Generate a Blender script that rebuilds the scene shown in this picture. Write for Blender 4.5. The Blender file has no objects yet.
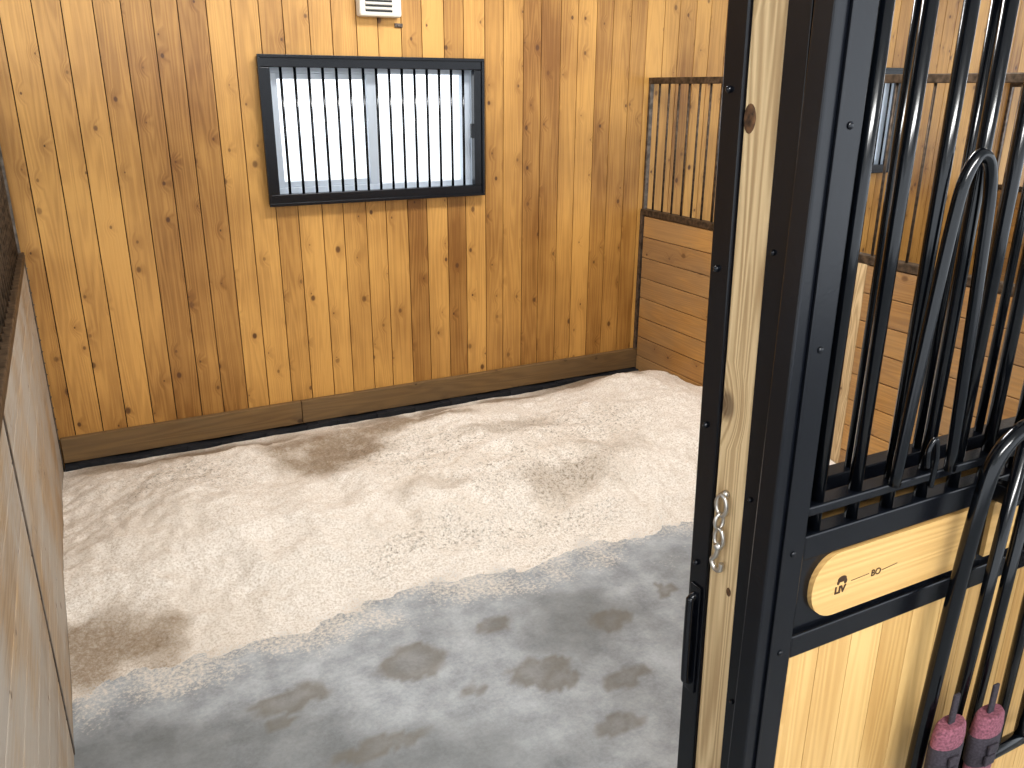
import bpy, bmesh, math, random
from mathutils import Vector, Matrix, noise
random.seed(11)
S=bpy.context.scene
C=S.collection
try:
    S.view_settings.view_transform='Standard'
    S.view_settings.look='Medium High Contrast'
except Exception as e: print(e)

# ------------------------------------------------------------------ helpers
def mat_new(name):
    m=bpy.data.materials.new(name); m.use_nodes=True
    nt=m.node_tree; b=nt.nodes['Principled BSDF']
    return m,nt,b
def N(nt,t,**k):
    n=nt.nodes.new(t)
    for a,v in k.items(): setattr(n,a,v)
    return n
def simple(name,col,rough=.5,metal=0.,bump=0.,bscale=60.,spec=None,var=0.):
    m,nt,b=mat_new(name)
    b.inputs['Base Color'].default_value=(*col,1); b.inputs['Roughness'].default_value=rough
    b.inputs['Metallic'].default_value=metal
    tc=N(nt,'ShaderNodeTexCoord'); n=N(nt,'ShaderNodeTexNoise'); n.inputs['Scale'].default_value=bscale
    n.inputs['Detail'].default_value=5
    nt.links.new(tc.outputs['Object'],n.inputs['Vector'])
    if bump:
        bp=N(nt,'ShaderNodeBump'); bp.inputs['Strength'].default_value=bump; bp.inputs['Distance'].default_value=.003
        nt.links.new(n.outputs['Fac'],bp.inputs['Height']); nt.links.new(bp.outputs['Normal'],b.inputs['Normal'])
    if var:
        r=N(nt,'ShaderNodeValToRGB'); r.color_ramp.elements[0].position=.35; r.color_ramp.elements[1].position=.65
        r.color_ramp.elements[0].color=(*[c*(1-var) for c in col],1); r.color_ramp.elements[1].color=(*[min(1,c*(1+var)) for c in col],1)
        nt.links.new(n.outputs['Fac'],r.inputs['Fac']); nt.links.new(r.outputs['Color'],b.inputs['Base Color'])
    return m

def wood(name,light,dark,knot,knot_den=.5,rough=.45,grey=0.,greycol=(.35,.32,.29),kscale=5.5,contrast=.55,var=.45,gscale=1.6,grime=0.,off=0.):
    """boards: attribute wco = (across, thickness, along) per-board offset ; rnd = per board random"""
    m,nt,b=mat_new(name); L=nt.links.new
    at=N(nt,'ShaderNodeAttribute',attribute_name='wco'); ar=N(nt,'ShaderNodeAttribute',attribute_name='rnd')
    sep=N(nt,'ShaderNodeSeparateXYZ'); L(at.outputs['Vector'],sep.inputs[0])
    def mth(op,a,bv=None,clamp=False):
        n=N(nt,'ShaderNodeMath',operation=op); n.use_clamp=clamp
        for i,x in enumerate([a,bv]):
            if x is None: continue
            if isinstance(x,(int,float)): n.inputs[i].default_value=x
            else: L(x,n.inputs[i])
        return n.outputs[0]
    add=mth('ADD',sep.outputs[0],sep.outputs[1])
    # knots
    kc=N(nt,'ShaderNodeCombineXYZ'); L(mth('MULTIPLY',add,1.0),kc.inputs[0]); L(mth('MULTIPLY',sep.outputs[2],.72),kc.inputs[1])
    v=N(nt,'ShaderNodeTexVoronoi'); v.voronoi_dimensions='2D'; v.inputs['Scale'].default_value=kscale
    L(kc.outputs[0],v.inputs['Vector'])
    sc=N(nt,'ShaderNodeSeparateColor'); L(v.outputs['Color'],sc.inputs[0])
    has=mth('LESS_THAN',sc.outputs[0],knot_den)
    size=mth('ADD',mth('MULTIPLY',mth('MULTIPLY',sc.outputs[1],sc.outputs[1]),.085),.028)
    km=mth('MULTIPLY',mth('SUBTRACT',1.0,mth('DIVIDE',v.outputs['Distance'],size),True),has)
    km=mth('MULTIPLY',mth('MULTIPLY',km,2.2,True),mth('ADD',.45,mth('MULTIPLY',sc.outputs[2],.45)))
    halo=mth('MULTIPLY',mth('SUBTRACT',1.0,mth('MULTIPLY',v.outputs['Distance'],4.0),True),has)
    # grain contours
    gx=mth('MULTIPLY',add,7.0); gz=mth('MULTIPLY',sep.outputs[2],.30)
    gc=N(nt,'ShaderNodeCombineXYZ'); L(mth('ADD',gx,mth('MULTIPLY',halo,.25)),gc.inputs[0]); L(gz,gc.inputs[2])
    n1=N(nt,'ShaderNodeTexNoise'); n1.inputs['Scale'].default_value=gscale; n1.inputs['Detail'].default_value=1.5; L(gc.outputs[0],n1.inputs['Vector'])
    ring=mth('ADD',mth('MULTIPLY',mth('SINE',mth('MULTIPLY',n1.outputs['Fac'],95.0)),.5),.5)
    fc=N(nt,'ShaderNodeCombineXYZ'); L(mth('MULTIPLY',add,120.),fc.inputs[0]); L(mth('MULTIPLY',sep.outputs[2],3.),fc.inputs[2])
    n2=N(nt,'ShaderNodeTexNoise'); n2.inputs['Scale'].default_value=1.5; n2.inputs['Detail'].default_value=4; L(fc.outputs[0],n2.inputs['Vector'])
    bc=N(nt,'ShaderNodeCombineXYZ'); L(mth('MULTIPLY',add,6.),bc.inputs[0]); L(mth('MULTIPLY',sep.outputs[2],1.),bc.inputs[2])
    n3=N(nt,'ShaderNodeTexNoise'); n3.inputs['Scale'].default_value=1.2; n3.inputs['Detail'].default_value=3; L(bc.outputs[0],n3.inputs['Vector'])
    f=mth('ADD',mth('MULTIPLY',ring,.38*contrast/.55),mth('MULTIPLY',n2.outputs['Fac'],.45))
    f=mth('ADD',f,mth('MULTIPLY',mth('SUBTRACT',n3.outputs['Fac'],.5),.9))
    f=mth('ADD',f,mth('MULTIPLY',mth('SUBTRACT',ar.outputs['Fac'],.5),var))
    tco=N(nt,'ShaderNodeTexCoord')
    if grime:
        n5=N(nt,'ShaderNodeTexNoise'); n5.inputs['Scale'].default_value=1.3; n5.inputs['Detail'].default_value=5; L(tco.outputs['Object'],n5.inputs['Vector'])
        f=mth('ADD',f,mth('MULTIPLY',mth('SUBTRACT',n5.outputs['Fac'],.5),grime))
    f=mth('ADD',f,off)
    f=mth('ADD',f,mth('MULTIPLY',halo,.22),True)
    mx=N(nt,'ShaderNodeMixRGB'); mx.inputs[1].default_value=(*light,1); mx.inputs[2].default_value=(*dark,1); L(f,mx.inputs[0])
    out=mx.outputs[0]
    if grey:
        n4=N(nt,'ShaderNodeTexNoise'); n4.inputs['Scale'].default_value=2.2; n4.inputs['Detail'].default_value=6
        L(tco.outputs['Object'],n4.inputs['Vector'])
        g=mth('MULTIPLY',mth('MULTIPLY',mth('SUBTRACT',mth('ADD',n4.outputs['Fac'],mth('MULTIPLY',n2.outputs['Fac'],.45)),.56),4.,True),grey)
        mg=N(nt,'ShaderNodeMixRGB'); L(g,mg.inputs[0]); L(out,mg.inputs[1]); mg.inputs[2].default_value=(*greycol,1); out=mg.outputs[0]
    mk=N(nt,'ShaderNodeMixRGB'); L(km,mk.inputs[0]); L(out,mk.inputs[1]); mk.inputs[2].default_value=(*knot,1)
    L(mk.outputs[0],b.inputs['Base Color']); b.inputs['Roughness'].default_value=rough
    bp=N(nt,'ShaderNodeBump'); bp.inputs['Strength'].default_value=.35; bp.inputs['Distance'].default_value=.002
    L(mth('ADD',n2.outputs['Fac'],mth('MULTIPLY',ring,.4)),bp.inputs['Height']); L(bp.outputs['Normal'],b.inputs['Normal'])
    return m

M_wall=wood('amber_pine',(.57,.315,.092),(.215,.095,.021),(.075,.028,.009),var=.6,grime=1.6,knot_den=.8,kscale=6.5,contrast=.32,off=.06)
M_part=wood('amber_pine_boards',(.50,.275,.09),(.22,.10,.028),(.07,.025,.01),grey=.4,greycol=(.26,.20,.14),contrast=.4)
M_left=wood('weathered_pine',(.42,.30,.18),(.21,.14,.08),(.08,.05,.03),grey=.8,greycol=(.38,.35,.31),rough=.75,knot_den=.3)
M_base=wood('treated_plank',(.22,.13,.050),(.10,.055,.022),(.05,.025,.01),grey=.3,greycol=(.15,.11,.065),rough=.7)
M_post=wood('fir_post',(.68,.52,.31),(.30,.19,.09),(.06,.03,.015),knot_den=.3,kscale=4.,contrast=.75,rough=.6,gscale=2.4)
M_panel=wood('clear_pine',(.68,.45,.19),(.44,.25,.085),(.20,.09,.03),knot_den=.15,contrast=.5,var=.9)
M_black=simple('black_powdercoat',(.004,.005,.008),.25,0,bump=.06,bscale=150)
M_bar=simple('black_gloss_bar',(.003,.004,.006),.17,0)
M_rust=simple('worn_steel',(.085,.06,.04),.5,.4,var=.5,bscale=40,bump=.2)
M_galv=simple('galvanized_steel',(.13,.105,.085),.45,.6,var=.4,bscale=30)
M_rubber=simple('black_rubber',(.015,.016,.02),.7,bump=.5)
M_white=simple('white_vinyl',(.55,.60,.66),.4)
M_beige=simple('beige_plastic',(.66,.62,.54),.45)
M_dark=simple('dark_slot',(.03,.03,.03),.8)
M_chain=simple('zinc_chain',(.55,.52,.48),.3,.9)
M_pink=simple('pink_padding',(.20,.075,.10),.9,bump=.6,bscale=200,var=.35)
M_neo=simple('dark_neoprene',(.035,.028,.036),.8,bump=.4,bscale=200,var=.3)
M_backing=simple('backing_board',(.02,.010,.004),.9)
M_ceil=simple('white_ceiling',(.7,.7,.68),.8,bump=.2)
M_engr=simple('burned_engraving',(.05,.025,.012),.9)
M_knot=simple('wood_knot',(.09,.045,.02),.8,bump=.5,var=.6,bscale=90)
M_snow=simple('outdoor_ground',(.85,.87,.9),.9)

def link(o,parent=None):
    C.objects.link(o)
    if parent: o.parent=parent
    return o
def empty(name):
    e=bpy.data.objects.new(name,None); e.empty_display_size=.1; C.objects.link(e); return e
class B:
    """mesh builder"""
    def __init__(s,name,mats,parent=None,lean=0.):
        s.bm=bmesh.new(); s.wco=s.bm.verts.layers.float_vector.new('wco'); s.rnd=s.bm.verts.layers.float.new('rnd')
        s.name=name; s.mats=mats if isinstance(mats,list) else [mats]; s.parent=parent; s.lean=lean
    def box(s,x0,x1,y0,y1,z0,z1,grain=2,across=None,mi=0,rnd=None,bev=0.):
        off=Vector((random.uniform(-50,50),0,random.uniform(-50,50))); r=random.random() if rnd is None else rnd
        if across is None: across={0:2,1:2,2:0}[grain]
        third=3-grain-across
        vs=[]
        for x in(x0,x1):
            for y in(y0,y1):
                for z in(z0,z1):
                    v=s.bm.verts.new((x,y,z)); vs.append(v)
        idx=[(0,1,3,2),(4,6,7,5),(0,4,5,1),(2,3,7,6),(0,2,6,4),(1,5,7,3)]
        fs=[s.bm.faces.new([vs[i] for i in q]) for q in idx]
        for f in fs: f.material_index=mi
        allv=vs
        if bev:
            es=list({e for f in fs for e in f.edges})
            res=bmesh.ops.bevel(s.bm,geom=es,offset=bev,segments=2,affect='EDGES',profile=.5)
            allv=list({v for f in res['faces'] for v in f.verts}|{v for v in vs if v.is_valid})
            for f in res['faces']: f.material_index=mi
        for v in allv:
            c=v.co; v[s.wco]=Vector((c[across],c[third],c[grain]))+off; v[s.rnd]=r
    def tube(s,pts,r,seg=12,mi=0,caps=True):
        pts=[Vector(p) for p in pts]; rings=[]
        n=len(pts); up=None
        for i,p in enumerate(pts):
            d=(pts[min(i+1,n-1)]-pts[max(i-1,0)]).normalized()
            if up is None:
                a=Vector((0,0,1)) if abs(d.z)<.9 else Vector((1,0,0)); up=(a-d*a.dot(d)).normalized()
            else: up=(up-d*up.dot(d)).normalized()
            sd=d.cross(up); rr=r[i] if isinstance(r,list) else r
            rings.append([s.bm.verts.new(p+up*math.cos(t)*rr+sd*math.sin(t)*rr) for t in [2*math.pi*k/seg for k in range(seg)]])
        for a,b in zip(rings,rings[1:]):
            for k in range(seg):
                f=s.bm.faces.new([a[k],a[(k+1)%seg],b[(k+1)%seg],b[k]]); f.smooth=True; f.material_index=mi
        if caps:
            s.bm.faces.new(rings[0][::-1]).material_index=mi; s.bm.faces.new(rings[-1]).material_index=mi
    def torus(s,c,R,r,axis='x',sx=1.,sz=1.,seg=20,mi=0):
        ring=[]
        for i in range(seg):
            t=2*math.pi*i/seg
            u,w=math.cos(t)*R*sx,math.sin(t)*R*sz
            d=Vector((0,u,w)) if axis=='x' else (Vector((u,0,w)) if axis=='y' else Vector((u,w,0)))
            n=d.normalized(); ax=Vector((1,0,0)) if axis=='x' else (Vector((0,1,0)) if axis=='y' else Vector((0,0,1)))
            ring.append([s.bm.verts.new(Vector(c)+d+n*math.cos(q)*r+ax*math.sin(q)*r) for q in [2*math.pi*k/8 for k in range(8)]])
        for i in range(seg):
            a,b=ring[i],ring[(i+1)%seg]
            for k in range(8):
                f=s.bm.faces.new([a[k],a[(k+1)%8],b[(k+1)%8],b[k]]); f.smooth=True; f.material_index=mi
    def ball(s,c,r,sc=(1,1,1),mi=0):
        res=bmesh.ops.create_uvsphere(s.bm,u_segments=12,v_segments=8,radius=r)
        for v in res['verts']:
            v.co=Vector((v.co.x*sc[0],v.co.y*sc[1],v.co.z*sc[2]))+Vector(c)
            for f in v.link_faces: f.material_index=mi; f.smooth=True
    def squash(s,y,k):
        for v in s.bm.verts: v.co.y=y+(v.co.y-y)*k
    def done(s):
        if s.lean:
            for v in s.bm.verts: v.co.x+=s.lean*(2.0-v.co.z)
        bmesh.ops.recalc_face_normals(s.bm,faces=s.bm.faces[:])
        me=bpy.data.meshes.new(s.name); s.bm.to_mesh(me); s.bm.free()
        for m in s.mats: me.materials.append(m)
        return link(bpy.data.objects.new(s.name,me),s.parent)
def smooth_path(p,n=8):
    p=[Vector(q) for q in p]; out=[]
    for i in range(len(p)-1):
        p0=p[max(i-1,0)];p1=p[i];p2=p[i+1];p3=p[min(i+2,len(p)-1)]
        for k in range(n):
            t=k/n
            out.append(.5*((2*p1)+(-p0+p2)*t+(2*p0-5*p1+4*p2-p3)*t*t+(-p0+3*p1-3*p2+p3)*t**3))
    out.append(p[-1]); return out

XL,XR,YB,YF=-.235,3.40,4.64,1.07
CEIL=3.3
X0,X1=-3.9,9.0
# ------------------------------------------------------------------ back wall
wins=[(.945,2.195,1.305,2.05),(4.45,5.70,1.305,2.05)]
ins=.035
b=B('wall_back',[M_wall,M_backing])
x=X0
holes=[(a+ins,c-ins,d+ins,e-ins) for a,c,d,e in wins]
k=0
while x<X1:
    pitch=.118 if k%2 else .132
    k+=1
    x1=min(x+pitch-.0045,X1)
    cuts=[x]+[h for hh in holes for h in hh[:2] if x<h<x1]+[x1]
    r=random.random()
    for a,c in zip(cuts,cuts[1:]):
        mid=(a+c)/2; hh=[h for h in holes if h[0]<mid<h[1]]
        segs=[(0.,CEIL)] if not hh else [(0.,hh[0][2]),(hh[0][3],CEIL)]
        for z0,z1 in segs: b.box(a,c,YB,YB+.02,z0,z1,grain=2,rnd=r)
    x+=pitch
xs=[X0]+[v for h in holes for v in h[:2]]+[X1]
for i in range(len(xs)-1):
    a,c=xs[i],xs[i+1]
    if i%2==0: b.box(a,c,YB+.0195,YB+.14,0,CEIL,mi=1)
    else:
        h=holes[i//2]; b.box(a,c,YB+.0195,YB+.14,0,h[2],mi=1); b.box(a,c,YB+.0195,YB+.14,h[3],CEIL,mi=1)
b.done()
b=B('baseboard_back',M_base)
for a,c in [(XL+.01,1.02),(1.023,XR-.01),(XR+.06,7.0)]:
    b.box(a,c,YB-.035,YB-.001,.045,.18,grain=0,bev=.003)
b.done()
b=B('rubber_mat_edge',M_rubber)
n=60
for k in range(n):
    a=XL+.01+(XR-XL-.02)*k/n; c=XL+.01+(XR-XL-.02)*(k+1)/n
    b.box(a,c,YB-.075+.008*math.sin(k*1.7),YB-.001,0,.043+.006*math.sin(k*.9)-.006)
b.done()

# ------------------------------------------------------------------ windows
def window(i,w):
    x0,x1,z0,z1=w; e=empty('window_%d'%i)
    b=B('steel_frame',M_black,e); fw=.055; y0,y1=YB-.045,YB-.001
    b.box(x0,x1,y0,y1,z0,z0+fw,bev=.004); b.box(x0,x1,y0,y1,z1-fw,z1,bev=.004)
    b.box(x0,x0+fw,y0,y1,z0+fw,z1-fw,bev=.004); b.box(x1-fw,x1,y0,y1,z0+fw,z1-fw,bev=.004)
    for q in ((x0-.006,x1+.006,z0-.006,z0+.01),(x0-.006,x1+.006,z1-.01,z1+.006)): b.box(q[0],q[1],y0-.01,y0-.0005,q[2],q[3],bev=.002)
    for q in ((x0-.006,x0+.01),(x1-.01,x1+.006)): b.box(q[0],q[1],y0-.01,y0-.0005,z0+.01,z1-.01,bev=.002)
    b.done()
    b=B('window_bars',M_bar,e); n=15
    for k in range(n):
        xx=x0+fw+(x1-x0-2*fw)*(k+.8)/(n+.6)
        b.tube([(xx,YB-.02,z0+fw-.01),(xx,YB-.02,z1-fw+.01)],.0075,10)
    b.done()
    b=B('latch',M_black,e); b.box(x1-fw-.03,x1-fw-.012,YB-.07,YB-.046,(z0+z1)/2-.05,(z0+z1)/2+.03,bev=.004); b.done()
    b=B('vinyl_slider',M_white,e)
    a,c,d,f=x0+ins,x1-ins,z0+ins,z1-ins; Y0,Y1=YB+.045,YB+.12; t=.045
    b.box(a,c,Y0,Y1,d,d+t,bev=.004); b.box(a,c,Y0,Y1,f-t,f,bev=.004); b.box(a,a+t,Y0,Y1,d+t,f-t,bev=.004); b.box(c-t,c,Y0,Y1,d+t,f-t,bev=.004)
    m=(a+c)/2; b.box(m-.035,m+.035,Y0+.01,Y1-.01,d+t,f-t,bev=.004)
    b.box(a+t,a+t+.03,Y0+.02,Y1-.02,d+t,f-t,bev=.003); b.box(a+t+.03,m-.035,Y0+.02,Y1-.02,f-t-.03,f-t,bev=.003); b.box(a+t+.03,m-.035,Y0+.02,Y1-.02,d+t,d+t+.03,bev=.003)
    b.box(a,a+.008,YB+.0,Y0,d,f); b.box(c-.008,c,YB,Y0,d,f); b.box(a+.008,c-.008,YB,Y0,d,d+.008); b.box(a+.008,c-.008,YB,Y0,f-.008,f)
    b.done()
for i,w in enumerate(wins): window(i+1,w)

# ------------------------------------------------------------------ vent box
e=empty('wall_fan_heater')
b=B('housing',M_beige,e); b.box(1.48,1.71,YB-.075,YB-.001,2.250,2.52,bev=.012); b.done()
b=B('louvres',M_dark,e)
for k in range(9): b.box(1.51,1.655,YB-.079,YB-.073,2.273+k*.024,2.281+k*.024)
b.done()
b=B('louvre_fins',M_beige,e)
for k in range(8): b.box(1.508,1.657,YB-.084,YB-.074,2.284+k*.024,2.294+k*.024,bev=.002)
b.done()
b=B('wall_hook',M_galv); b.tube([(1.71,YB-.001,2.215),(1.71,YB-.02,2.215)],.006); b.box(1.69,1.735,YB-.012,YB-.001,2.205,2.225,bev=.002); b.done()

# ------------------------------------------------------------------ partitions
MID,TOP=1.135,1.95
def partition(name,xc,y0,y1,mat,posts=(2.82,),pm=None,pw=.045,pt=.04):
    e=empty(name)
    b=B('boards',mat,e); n=8; h=(MID-.03)/n
    ys=[y0+.05]+list(posts)+[y1-.03]
    for k in range(n):
        for a,c in zip(ys,ys[1:]): b.box(xc-.022,xc+.022,a+.012,c-.012,k*h+.001,(k+1)*h-.003,grain=1,bev=.003)
    b.done()
    b=B('rails',M_rust,e)
    b.box(xc-.028,xc+.028,y0+.03,y1-.005,MID-.028,MID+.012,bev=.004)
    b.box(xc-.02,xc+.02,y0+.03,y1-.005,TOP-.02,TOP+.018,bev=.004); b.done()
    b=B('corner_channel',M_galv,e); b.box(xc-.026,xc+.026,y1-.03,y1-.001,0.0,MID); b.box(xc-.014,xc+.014,y1-.02,y1-.001,MID,TOP+.018)
    for k in range(17): b.ball((xc-.027,y1-.016,.17+k*.06),.004); b.ball((xc+.027,y1-.016,.17+k*.06),.004)
    b.done()
    b=B('mid_posts',pm or M_post,e)
    for p in posts: b.box(xc-pt,xc+pt,p-pw,p+pw,0,MID-.03,grain=2,bev=.003)
    b.done()
    b=B('grille_bars',M_rust,e); y=y1-.1
    while y>y0+.08:
        b.tube([(xc,y,MID),(xc,y,TOP)],.0068,8); y-=.098
    b.done()
partition('wall_right',XR,YF,YB,M_part,pt=.026)
partition('wall_left',XL-.022,YF,YB,M_left,posts=(2.40,),pm=M_galv,pw=.012,pt=.025)
partition('wall_right_neighbor',XR+3.65,YF,YB,M_part)

# ------------------------------------------------------------------ floor
def fbm(x,y,s,o=4,seed=0): return noise.fractal(Vector((x*s,y*s,seed)),1.0,2.0,o)
def sst(a,b_,x):
    t=max(0,min(1,(x-a)/(b_-a))); return t*t*(3-2*t)
def edge(x): return 2.68+.08*fbm(x,0,1.6,3,4)-.05*sst(0,-.25,x)+.02*fbm(x,1,7,2,6)
stains=[(.83,2.34,.13,.10),(1.20,2.10,.13,.06),(1.25,2.02,.08,.05),(1.18,2.40,.08,.05),(1.585,2.225,.09,.07),(.97,2.11,.045,.035),(.40,2.34,.13,.06),(.34,2.24,.05,.03),(1.45,1.93,.10,.04),(1.9,2.3,.05,.04),(.6,2.0,.16,.04),(1.3,1.75,.09,.05)]
def grid(name,x0,x1,y0,y1,st,hf,cf,mat):
    nx=int((x1-x0)/st); ny=int((y1-y0)/st); vs=[];cols=[]
    for j in range(ny+1):
        for i in range(nx+1):
            x=x0+(x1-x0)*i/nx; y=y0+(y1-y0)*j/ny
            vs.append((x,y,hf(x,y))); cols.append(cf(x,y))
    fs=[(j*(nx+1)+i,j*(nx+1)+i+1,(j+1)*(nx+1)+i+1,(j+1)*(nx+1)+i) for j in range(ny) for i in range(nx)]
    me=bpy.data.meshes.new(name); me.from_pydata(vs,[],fs); me.materials.append(mat)
    at=me.color_attributes.new('surf','FLOAT_COLOR','POINT')
    for k,c in enumerate(cols): at.data[k].color=c if len(c)==4 else (*c,1)
    for p in me.polygons: p.use_smooth=True
    return link(bpy.data.objects.new(name,me))
def floor_c(x,y):
    s=0
    wx=x+.035*fbm(x,y,14,4,5); wy=y+.03*fbm(x,y,14,4,9)
    for a,c,rx,ry in stains:
        d=math.hypot((wx-a)/rx,(wy-c)/ry)
        # wet print: darker rim, lighter core
        s=max(s,(1-sst(.8,1.1,d))*(.65+.35*sst(.3,.85,d)))
    w=sst(-.3,.8,fbm(x,y,1.5,5,2)+.9*(1-sst(.1,1.0,x))*(1-sst(2.2,2.6,y))+.35*(1-sst(1.6,2.3,y))-.3*sst(2.2,2.6,y))  # painted shade: floor darker at the near left, paler along the lit bedding edge
    dust=sst(-.36,.10,y-edge(x)+.22*fbm(x,y,4,6,3))
    return (s,w,dust)
m,nt,bs=mat_new('worn_concrete_floor'); L=nt.links.new
at=N(nt,'ShaderNodeAttribute',attribute_name='surf'); sp=N(nt,'ShaderNodeSeparateColor'); L(at.outputs['Color'],sp.inputs[0])
tc=N(nt,'ShaderNodeTexCoord'); n1=N(nt,'ShaderNodeTexNoise'); n1.inputs['Scale'].default_value=70; n1.inputs['Detail'].default_value=8; n1.inputs['Roughness'].default_value=.75; L(tc.outputs['Object'],n1.inputs['Vector'])
n2=N(nt,'ShaderNodeTexNoise'); n2.inputs['Scale'].default_value=7; n2.inputs['Detail'].default_value=9; n2.inputs['Roughness'].default_value=.6; L(tc.outputs['Object'],n2.inputs['Vector'])
r=N(nt,'ShaderNodeValToRGB'); r.color_ramp.elements[0].position=.34; r.color_ramp.elements[1].position=.66
r.color_ramp.elements[0].color=(.19,.205,.22,1); r.color_ramp.elements[1].color=(.44,.465,.485,1)
mm=N(nt,'ShaderNodeMath',operation='MULTIPLY_ADD'); L(n2.outputs['Fac'],mm.inputs[0]); mm.inputs[1].default_value=.65
h_=N(nt,'ShaderNodeMath',operation='MULTIPLY'); L(n1.outputs['Fac'],h_.inputs[0]); h_.inputs[1].default_value=.35; L(h_.outputs[0],mm.inputs[2]); L(mm.outputs[0],r.inputs['Fac'])
def mixc(fac,a,col,k=1.):
    q=N(nt,'ShaderNodeMath',operation='MULTIPLY'); L(fac,q.inputs[0]); q.inputs[1].default_value=k
    x=N(nt,'ShaderNodeMixRGB'); L(q.outputs[0],x.inputs[0]); L(a,x.inputs[1])
    if isinstance(col,tuple): x.inputs[2].default_value=(*col,1)
    else: L(col,x.inputs[2])
    return x.outputs[0]
def op(o,a,b2,clamp=False):
    q=N(nt,'ShaderNodeMath',operation=o); q.use_clamp=clamp
    for i,v in enumerate((a,b2)):
        if isinstance(v,(int,float)): q.inputs[i].default_value=v
        else: L(v,q.inputs[i])
    return q.outputs[0]
c=mixc(sp.outputs[1],r.outputs[0],(.085,.092,.09),.6)  # shade on the near floor mixed into the concrete colour
c=mixc(sp.outputs[0],c,(.135,.12,.095),.68)
d1=op('MULTIPLY',op('SUBTRACT',op('ADD',n1.outputs['Fac'],op('MULTIPLY',sp.outputs[2],.32)),.73),6.,True)
c=mixc(d1,c,(.64,.58,.50),.85)
L(c,bs.inputs['Base Color']); bs.inputs['Roughness'].default_value=.5
bp=N(nt,'ShaderNodeBump'); bp.inputs['Strength'].default_value=.25; bp.inputs['Distance'].default_value=.003; L(n1.outputs['Fac'],bp.inputs['Height']); L(bp.outputs['Normal'],bs.inputs['Normal'])
M_floor=m
M_floor2=simple('aisle_concrete',(.33,.34,.34),.7,bump=.4,var=.25,bscale=8)
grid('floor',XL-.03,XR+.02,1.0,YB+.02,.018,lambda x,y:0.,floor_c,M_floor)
b=B('floor_slab',M_floor2)
b.box(X0,X1,-4,YB+.1,-.12,-.004); b.done()

# ------------------------------------------------------------------ bedding
brown=[(1.02,4.0,.30,.30,1.),(.42,4.36,.55,.17,1.),(-.14,2.84,.24,.22,.9),(3.05,4.48,.55,.25,1.),(1.45,4.15,.5,.12,.9),(.0,4.45,.25,.1,.8),(2.0,4.42,.9,.12,.9),(2.0,3.85,.4,.10,.45),(1.95,3.2,.35,.16,.5),(1.35,3.35,.25,.08,.3),(2.3,3.35,.3,.12,.35)]
specks=[(1.9,3.3,.85,.5),(2.3,3.7,.8,.6),(1.45,3.75,.7,.5),(1.2,3.0,.6,.25),(.3,3.9,.5,.4),(1.7,2.9,.6,.2)]
pits=[(2.0,3.15,.14),(1.6,2.95,.10),(2.35,3.5,.12),(.9,3.5,.11),(1.1,4.0,.12),(1.4,3.35,.09),(1.75,3.5,.09),(2.2,3.0,.09),(.6,3.2,.10),(2.6,3.3,.10),(1.95,3.75,.10),(1.25,3.0,.08),(2.1,3.35,.08),(1.8,3.05,.07)]
def bed_h(x,y):
    ed=edge(x)+.05*fbm(x,y,12,5,15)
    t=sst(0,.65,y-ed); t0=sst(-.02,.20,y-ed); w=sst(0,.50,YB-.05-y)
    wl=.65+.35*sst(0,.4,x-XL)
    h=-.003+.011*t0+.125*t*(.07+.93*w)*wl
    h+=t0*(.2+.8*w)*(.25+.75*t)*(.050*fbm(x,y,1.9,2,1)+.016*fbm(x,y,6,3,7)+.009*fbm(x,y,20,4,8))
    h+=.06*math.exp(-((x-3.15)**2/.10+(y-3.8)**2/.5))+.03*math.exp(-((x-.25)**2/.12+(y-3.7)**2/.3))
    for a,c,q in pits:
        d=math.hypot(x-a,y-c)/q; h+=-.026*math.exp(-d*d)+.009*math.exp(-(d-1.5)**2*3)
    if t0>.6: h=max(h,.003)
    return h
def bed_c(x,y):
    wx=x+.14*fbm(x,y,5,5,5); wy=y+.11*fbm(x,y,5,5,9); s=0
    for a,c,rx,ry,k in brown:
        d=math.hypot((wx-a)/rx,(wy-c)/ry); s=max(s,k*(1-sst(.4,1.3,d)))
    p=.12
    for a,c,rx,ry in specks:
        d=math.hypot((wx-a)/rx,(wy-c)/ry); p=max(p,1-sst(.2,1.2,d))
    g=sst(-.02,.5,fbm(x,y,3,5,12))
    thin=1-sst(-.03,.16,y-edge(x)+.10*fbm(x,y,7,5,21))
    return (s,p,g,max(0.,thin))
m,nt,bs=mat_new('sawdust_bedding'); L=nt.links.new
at=N(nt,'ShaderNodeAttribute',attribute_name='surf'); sp=N(nt,'ShaderNodeSeparateColor'); L(at.outputs['Color'],sp.inputs[0])
tc=N(nt,'ShaderNodeTexCoord'); n1=N(nt,'ShaderNodeTexNoise'); n1.inputs['Scale'].default_value=110; n1.inputs['Detail'].default_value=6; n1.inputs['Roughness'].default_value=.8; L(tc.outputs['Object'],n1.inputs['Vector'])
n3=N(nt,'ShaderNodeTexNoise'); n3.inputs['Scale'].default_value=60; n3.inputs['Detail'].default_value=8; n3.inputs['Roughness'].default_value=.85; L(tc.outputs['Object'],n3.inputs['Vector'])
r=N(nt,'ShaderNodeValToRGB'); r.color_ramp.elements[0].position=.38; r.color_ramp.elements[1].position=.56
r.color_ramp.elements[0].color=(.56,.475,.385,1); r.color_ramp.elements[1].color=(.90,.84,.765,1); L(n1.outputs['Fac'],r.inputs['Fac'])
c=mixc(sp.outputs[2],r.outputs[0],(.64,.55,.45),.25)
c=mixc(op('MULTIPLY',sp.outputs[0],op('MULTIPLY',n3.outputs['Fac'],1.9),True),c,(.23,.155,.085),.85)
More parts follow.
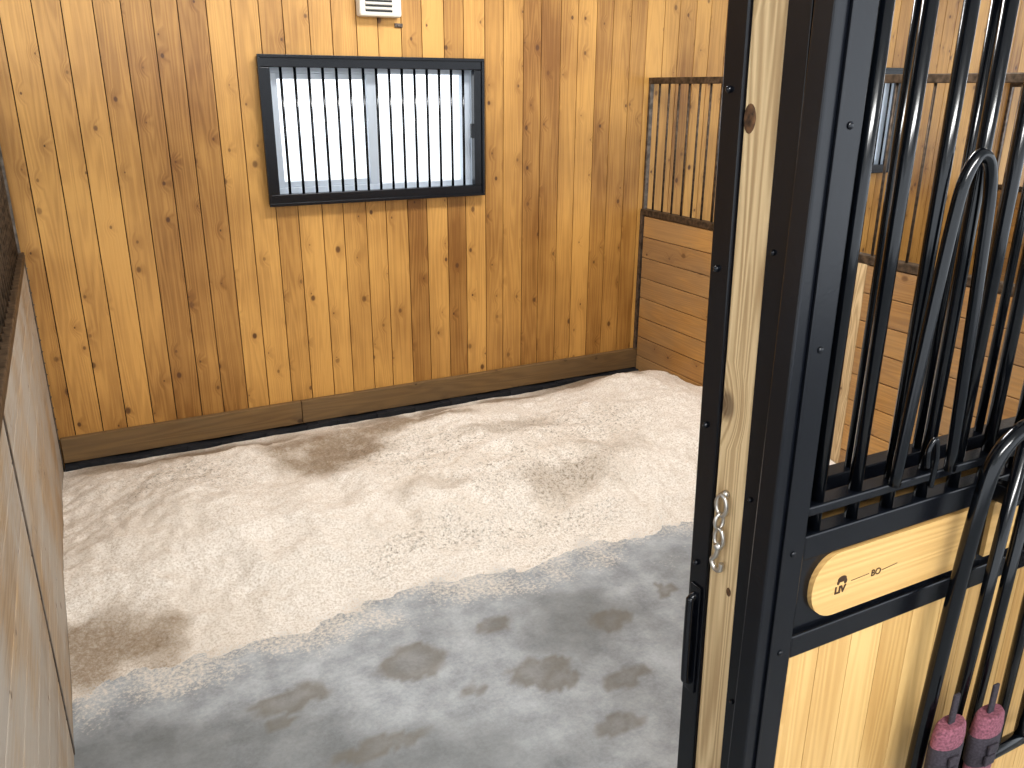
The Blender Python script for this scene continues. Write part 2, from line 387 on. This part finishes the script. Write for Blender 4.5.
q=op('MULTIPLY',op('MULTIPLY',op('SUBTRACT',op('ADD',n3.outputs['Fac'],op('MULTIPLY',sp.outputs[1],.06)),.575),12.,True),sp.outputs[1])
c=mixc(q,c,(.15,.12,.08),.8)
th=op('MULTIPLY',op('SUBTRACT',op('ADD',n1.outputs['Fac'],op('MULTIPLY',at.outputs['Alpha'],.22)),.66),6.,True)
c=mixc(th,c,(.36,.37,.375),.7)
L(c,bs.inputs['Base Color']); bs.inputs['Roughness'].default_value=.95
bp=N(nt,'ShaderNodeBump'); bp.inputs['Strength'].default_value=1.; bp.inputs['Distance'].default_value=.008; L(n3.outputs['Fac'],bp.inputs['Height']); L(bp.outputs['Normal'],bs.inputs['Normal'])
grid('sawdust_bedding',XL+.001,XR-.0325,2.35,YB-.084,.0125,bed_h,bed_c,m)

# ------------------------------------------------------------------ door jamb post
PX=1.0; LN=.022
e=empty('door_jamb_post')
b=B('wood_core',M_post,e,LN); b.box(PX,PX+.12,1.028,1.108,0,2.42,grain=2,across=1,bev=.003); b.done()
b=B('knot',M_knot,e,LN); b.ball((PX,1.094,1.855),.019,(.12,.75,1.25)); b.ball((PX,1.05,.98),.008,(.12,.8,1.2)); b.done()
b=B('steel_edge_back',M_black,e,LN); b.box(PX-.006,PX+.13,1.109,1.16,0,2.42,bev=.003)
for z in [k*.3+.1 for k in range(8)]: b.ball((PX-.008,1.14,z),.006)
b.done()
b=B('steel_edge_front',M_black,e,LN); b.box(PX-.004,PX+.12,.978,1.0275,0,2.42,bev=.002)
for z in [k*.45+.3 for k in range(5)]: b.ball((PX-.005,1.01,z),.005)
b.done()
e=empty('door_latch_handle')
b=B('grip',M_black,e,LN); b.tube(smooth_path([(PX-.007,1.135,.925),(PX-.018,1.135,.92),(PX-.021,1.135,.90),(PX-.021,1.135,.74),(PX-.018,1.135,.72),(PX-.007,1.135,.715)]),.009); b.done()
b=B('plate',M_black,e,LN); b.box(PX-.011,PX-.0065,1.118,1.150,.69,.95,bev=.002); b.done()
e=empty('chain_snap_latch'); PC=PX
b=B('links',M_chain,e,LN)
b.torus((PC-.012,1.075,1.160),.014,.0045,'x',1,1.5); b.torus((PC-.012,1.078,1.125),.010,.004,'y',1,1.6); b.torus((PC-.012,1.075,1.09),.012,.0042,'x',1,1.6)
b.done()
b=B('snap_hook',M_chain,e,LN); b.tube(smooth_path([(PC-.012,1.075,1.07),(PC-.012,1.08,1.05),(PC-.012,1.09,1.035),(PC-.012,1.08,1.02),(PC-.012,1.065,1.025),(PC-.012,1.063,1.04)]),.005)
b.ball((PC-.012,1.075,1.072),.009); b.ball((PC-.004,1.075,1.182),.008); b.done()

# ------------------------------------------------------------------ sliding door (open, in front of the fixed front)
DX0,DX1,DY0,DY1=.99,2.36,.93,.972
e=empty('door_1')
b=B('frame',M_black,e); st=.088
b.box(DX0,DX0+st,DY0,DY1,.06,2.28,bev=.004); b.box(DX1-st,DX1,DY0,DY1,.06,2.28,bev=.004)
for z0,z1 in ((.06,.13),(.885,.935),(1.095,1.147),(1.185,1.205),(2.2,2.28)): b.box(DX0+st,DX1-st,DY0+.002,DY1-.002,z0,z1,bev=.004)
for z in (.91,1.12,2.24,.1,.5,1.5,1.85):
    b.ball((DX0+.06,DY0-.001,z),.006,(1,.5,1))
b.done()
b=B('frame_lip',M_black,e); b.box(DX0+.028,DX0+.034,DY0-.006,DY0-.0005,.06,2.28,bev=.001); b.done()
b=B('infill_boards',M_panel,e); x=DX0+st
while x<DX1-st-.01:
    b.box(x+.0008,min(x+.09,DX1-st)-.0008,DY0+.012,DY1-.008,.13,.885,grain=2); x+=.09
b.done()
b=B('name_panel',M_black,e); b.box(DX0+st,DX1-st,DY0+.014,DY1-.008,.935,1.095); b.done()
bm=bmesh.new(); wl=bm.verts.layers.float_vector.new('wco'); rl=bm.verts.layers.float.new('rnd')
nx0,nx1,nz0,nz1=1.116,1.60,.952,1.088; rr=.064; prof=[]
for cx,cz,a0 in ((nx1-.01,nz1-.01,0),(nx0+rr,nz1-rr,90),(nx0+rr,nz0+rr,180),(nx1-.01,nz0+.01,270)):
    q=rr if cx<1.3 else .01
    for k in range(9):
        a=math.radians(a0+k*90/8); prof.append((cx+q*math.cos(a),cz+q*math.sin(a)))
f0=[bm.verts.new((x,DY0+.003,z)) for x,z in prof]; f1=[bm.verts.new((x,DY0+.014,z)) for x,z in prof]
bm.faces.new(f0); bm.faces.new(f1[::-1])
for i in range(len(prof)): bm.faces.new([f0[i],f0[(i+1)%len(prof)],f1[(i+1)%len(prof)],f1[i]])
for v in bm.verts: v[wl]=Vector((v.co.z+3,v.co.y,v.co.x+7)); v[rl]=.5
bmesh.ops.recalc_face_normals(bm,faces=bm.faces[:])
me=bpy.data.meshes.new('name_plate'); bm.to_mesh(me); bm.free(); me.materials.append(M_panel); link(bpy.data.objects.new('name_plate',me),e)
b=B('name_panel_wood',M_panel,e); b.box(1.63,DX1-st-.02,DY0+.004,DY0+.014,.955,1.085,grain=0); b.done()
def text(nm,s,x,z,size,o_=.0004):
    cu=bpy.data.curves.new(nm,'FONT'); cu.body=s; cu.size=size; cu.extrude=.0006; cu.offset=o_; cu.materials.append(M_engr)
    o=bpy.data.objects.new(nm,cu); o.location=(x,DY0+.0025,z); o.rotation_euler=(math.pi/2,0,0); link(o,e)
text('engraved_lettering','LIV',1.176,.998,.021,.0008); text('engraved_name','BO',1.272,1.010,.020,.0001)
b=B('engraved_logo',M_engr,e)
b.ball((1.193,DY0+.003,1.027),.010,(1.2,.1,.7)); b.ball((1.184,DY0+.003,1.021),.005,(.8,.1,1.1)); b.ball((1.203,DY0+.003,1.020),.005,(.9,.1,1.2))
b.tube([(1.218,DY0+.0027,1.016),(1.266,DY0+.0027,1.018)],.0007,6); b.tube([(1.302,DY0+.0027,1.016),(1.345,DY0+.0027,1.020)],.0007,6); b.done()
b=B('grille_bars',M_bar,e); x=1.115
while x<DX1-st-.03:
    b.tube([(x,DY0+.021,1.14),(x,DY0+.021,2.21)],.0125,14); x+=.096
b.done()
b=B('yoke_arch',M_bar,e)
b.tube(smooth_path([(1.275,DY0-.012,1.21),(1.29,DY0-.012,1.45),(1.31,DY0-.012,1.70),(1.327,DY0-.012,1.775),(1.355,DY0-.012,1.80),(1.388,DY0-.012,1.76),(1.405,DY0-.012,1.60),(1.43,DY0-.012,1.21)],6),.011)
b.done()
b=B('yoke_hook',M_bar,e)
b.tube(smooth_path([(1.37,DY0-.02,1.19),(1.372,DY0-.02,1.25),(1.36,DY0-.02,1.29),(1.345,DY0-.02,1.27),(1.35,DY0-.02,1.235)]),.005); b.done()

# drop-down yoke gate folded down on the door front
e=empty('drop_down_yoke_gate'); gy=.885
b=B('outer_tube',M_bar,e)
P=[(1.455,gy,.42),(1.46,gy,.60),(1.478,gy,.94),(1.497,gy,1.14),(1.52,gy,1.23),(1.575,gy,1.275),(1.66,gy,1.285),(1.84,gy,1.285),(1.95,gy,1.27),(2.0,gy,1.22),(2.02,gy,1.14),(2.035,gy,.94),(2.05,gy,.42)]
b.tube(smooth_path(P),.0165,16); b.done()
b=B('inner_bars',M_bar,e)
for xb,xt,zt in ((1.562,1.603,1.285),(1.635,1.66,1.285),(1.75,1.75,1.285),(1.85,1.84,1.285),(1.94,1.90,1.275)):
    b.tube([(xb,gy,.42),(xt,gy,zt)],.0125,12)
b.tube([(1.455,gy,.42),(2.05,gy,.42)],.0165,12); b.done()
b=B('hinge_lugs',M_black,e)
for xx in (1.62,1.88): b.box(xx-.015,xx+.015,gy,DY0+.001,1.10,1.14,bev=.003); b.tube([(xx,gy,1.12),(xx,gy,1.28)],.008)
b.done()

# ------------------------------------------------------------------ horse boots hanging on gate: flattened padded wraps with straps
def boot(x,z,y=.835):
    e=empty('horse_boot')
    b=B('shell',M_pink,e)
    prof=[(-.20,.030),(-.19,.036),(-.15,.039),(-.08,.041),(-.02,.044),(.025,.045),(.05,.041),(.058,.034)]
    b.tube([(x+.003*math.sin(dz*40),y,z+dz) for dz,_ in prof],[r for _,r in prof],26); b.squash(y,.5); b.done()
    b=B('neoprene_bands',M_neo,e)
    for a,c,rr_ in ((-.165,-.125,.0415),(-.07,.008,.0455)):
        b.tube([(x,y,z+a),(x,y,z+a+.004),(x,y,z+c-.004),(x,y,z+c)],[rr_-.003,rr_,rr_+.001,rr_-.002],26,caps=False)
    b.squash(y,.53); b.done()
    b=B('strap_tabs',M_neo,e)
    b.box(x-.026,x+.006,y-.030,y-.0235,z-.06,z-.035,bev=.002); b.box(x-.022,x+.010,y-.030,y-.0235,z-.03,z-.008,bev=.002); b.done()
    b=B('hanging_loop',M_neo,e); b.box(x-.009,x+.009,y-.004,y+.002,z+.05,z+.13,bev=.002); b.done()
boot(1.47,.60); boot(1.605,.575)

# ------------------------------------------------------------------ fixed stall front behind the door
e=empty('wall_front'); FX0,FX1=1.17,XR+.03; fy0,fy1=1.03,1.07
b=B('frame',M_black,e)
b.box(FX0,FX1,fy0,fy1,0,.08,bev=.003); b.box(FX0,FX1,fy0,fy1,1.14,1.19,bev=.003); b.box(FX0,FX1,fy0,fy1,2.2,2.28,bev=.003)
b.box(FX1-.05,FX1,fy0,fy1,.08,2.2,bev=.003); b.done()
b=B('infill_boards',M_panel,e); z=.08
while z<1.13: b.box(FX0,FX1-.05,fy0+.008,fy1-.008,z,min(z+.13,1.14)-.001,grain=0); z+=.1325
b.done()
b=B('grille_bars',M_bar,e); x=FX0+.14
while x<FX1-.06: b.tube([(x,1.05,1.185),(x,1.05,2.205)],.0095,10); x+=.20
b.done()
b=B('trim_1',M_black); b.box(-.3,FX1,.915,1.17,2.43,2.62,bev=.004); b.done()
b=B('front_post',M_post); b.box(-.285,-.238,.93,1.06,0,2.42,grain=2); b.done()

# ------------------------------------------------------------------ shell beyond view
b=B('ceiling',M_ceil); b.box(X0,X1,-4,YB+.14,CEIL+.002,CEIL+.06); b.done()
b=B('ground_outside',M_snow); b.box(-20,25,YB+.3,40,-.3,-.2); b.done()

# ------------------------------------------------------------------ lights
def area(name,loc,tgt,size,sy,power,col):
    l=bpy.data.lights.new(name,'AREA'); l.shape='RECTANGLE'; l.size=size; l.size_y=sy; l.energy=power; l.color=col
    o=bpy.data.objects.new(name,l); o.location=loc
    o.rotation_euler=(Vector(tgt)-Vector(loc)).to_track_quat('-Z','Y').to_euler(); C.objects.link(o); return o
area('aisle_ceiling_light',(.6,-1.2,3.2),(1.5,3.4,.6),2.0,.35,112,(1,.99,.97))
area('stall_ceiling_light',(1.9,3.0,3.25),(1.9,3.05,0),1.3,.5,72,(1,.995,.99))
area('neighbor_ceiling_light',(5.6,2.6,3.25),(5.6,2.8,0),1.6,.6,18,(1,.96,.9))
w=bpy.data.worlds.new('World'); S.world=w; w.use_nodes=True
bg=w.node_tree.nodes['Background']; bg.inputs[0].default_value=(.90,.95,1,1); bg.inputs[1].default_value=2.0

# ------------------------------------------------------------------ camera
cam=bpy.data.cameras.new('camera'); co=bpy.data.objects.new('camera',cam); C.objects.link(co)
cam.sensor_width=36; cam.lens=840/1024*36; cam.clip_start=.02
co.location=(0,0,1.9)
R=Matrix.Rotation(math.radians(-27.5),4,'Z')@Matrix.Rotation(math.radians(90-19.4),4,'X')@Matrix.Rotation(math.radians(0.3),4,'Z')
co.rotation_euler=R.to_euler()
S.camera=co
print('done')
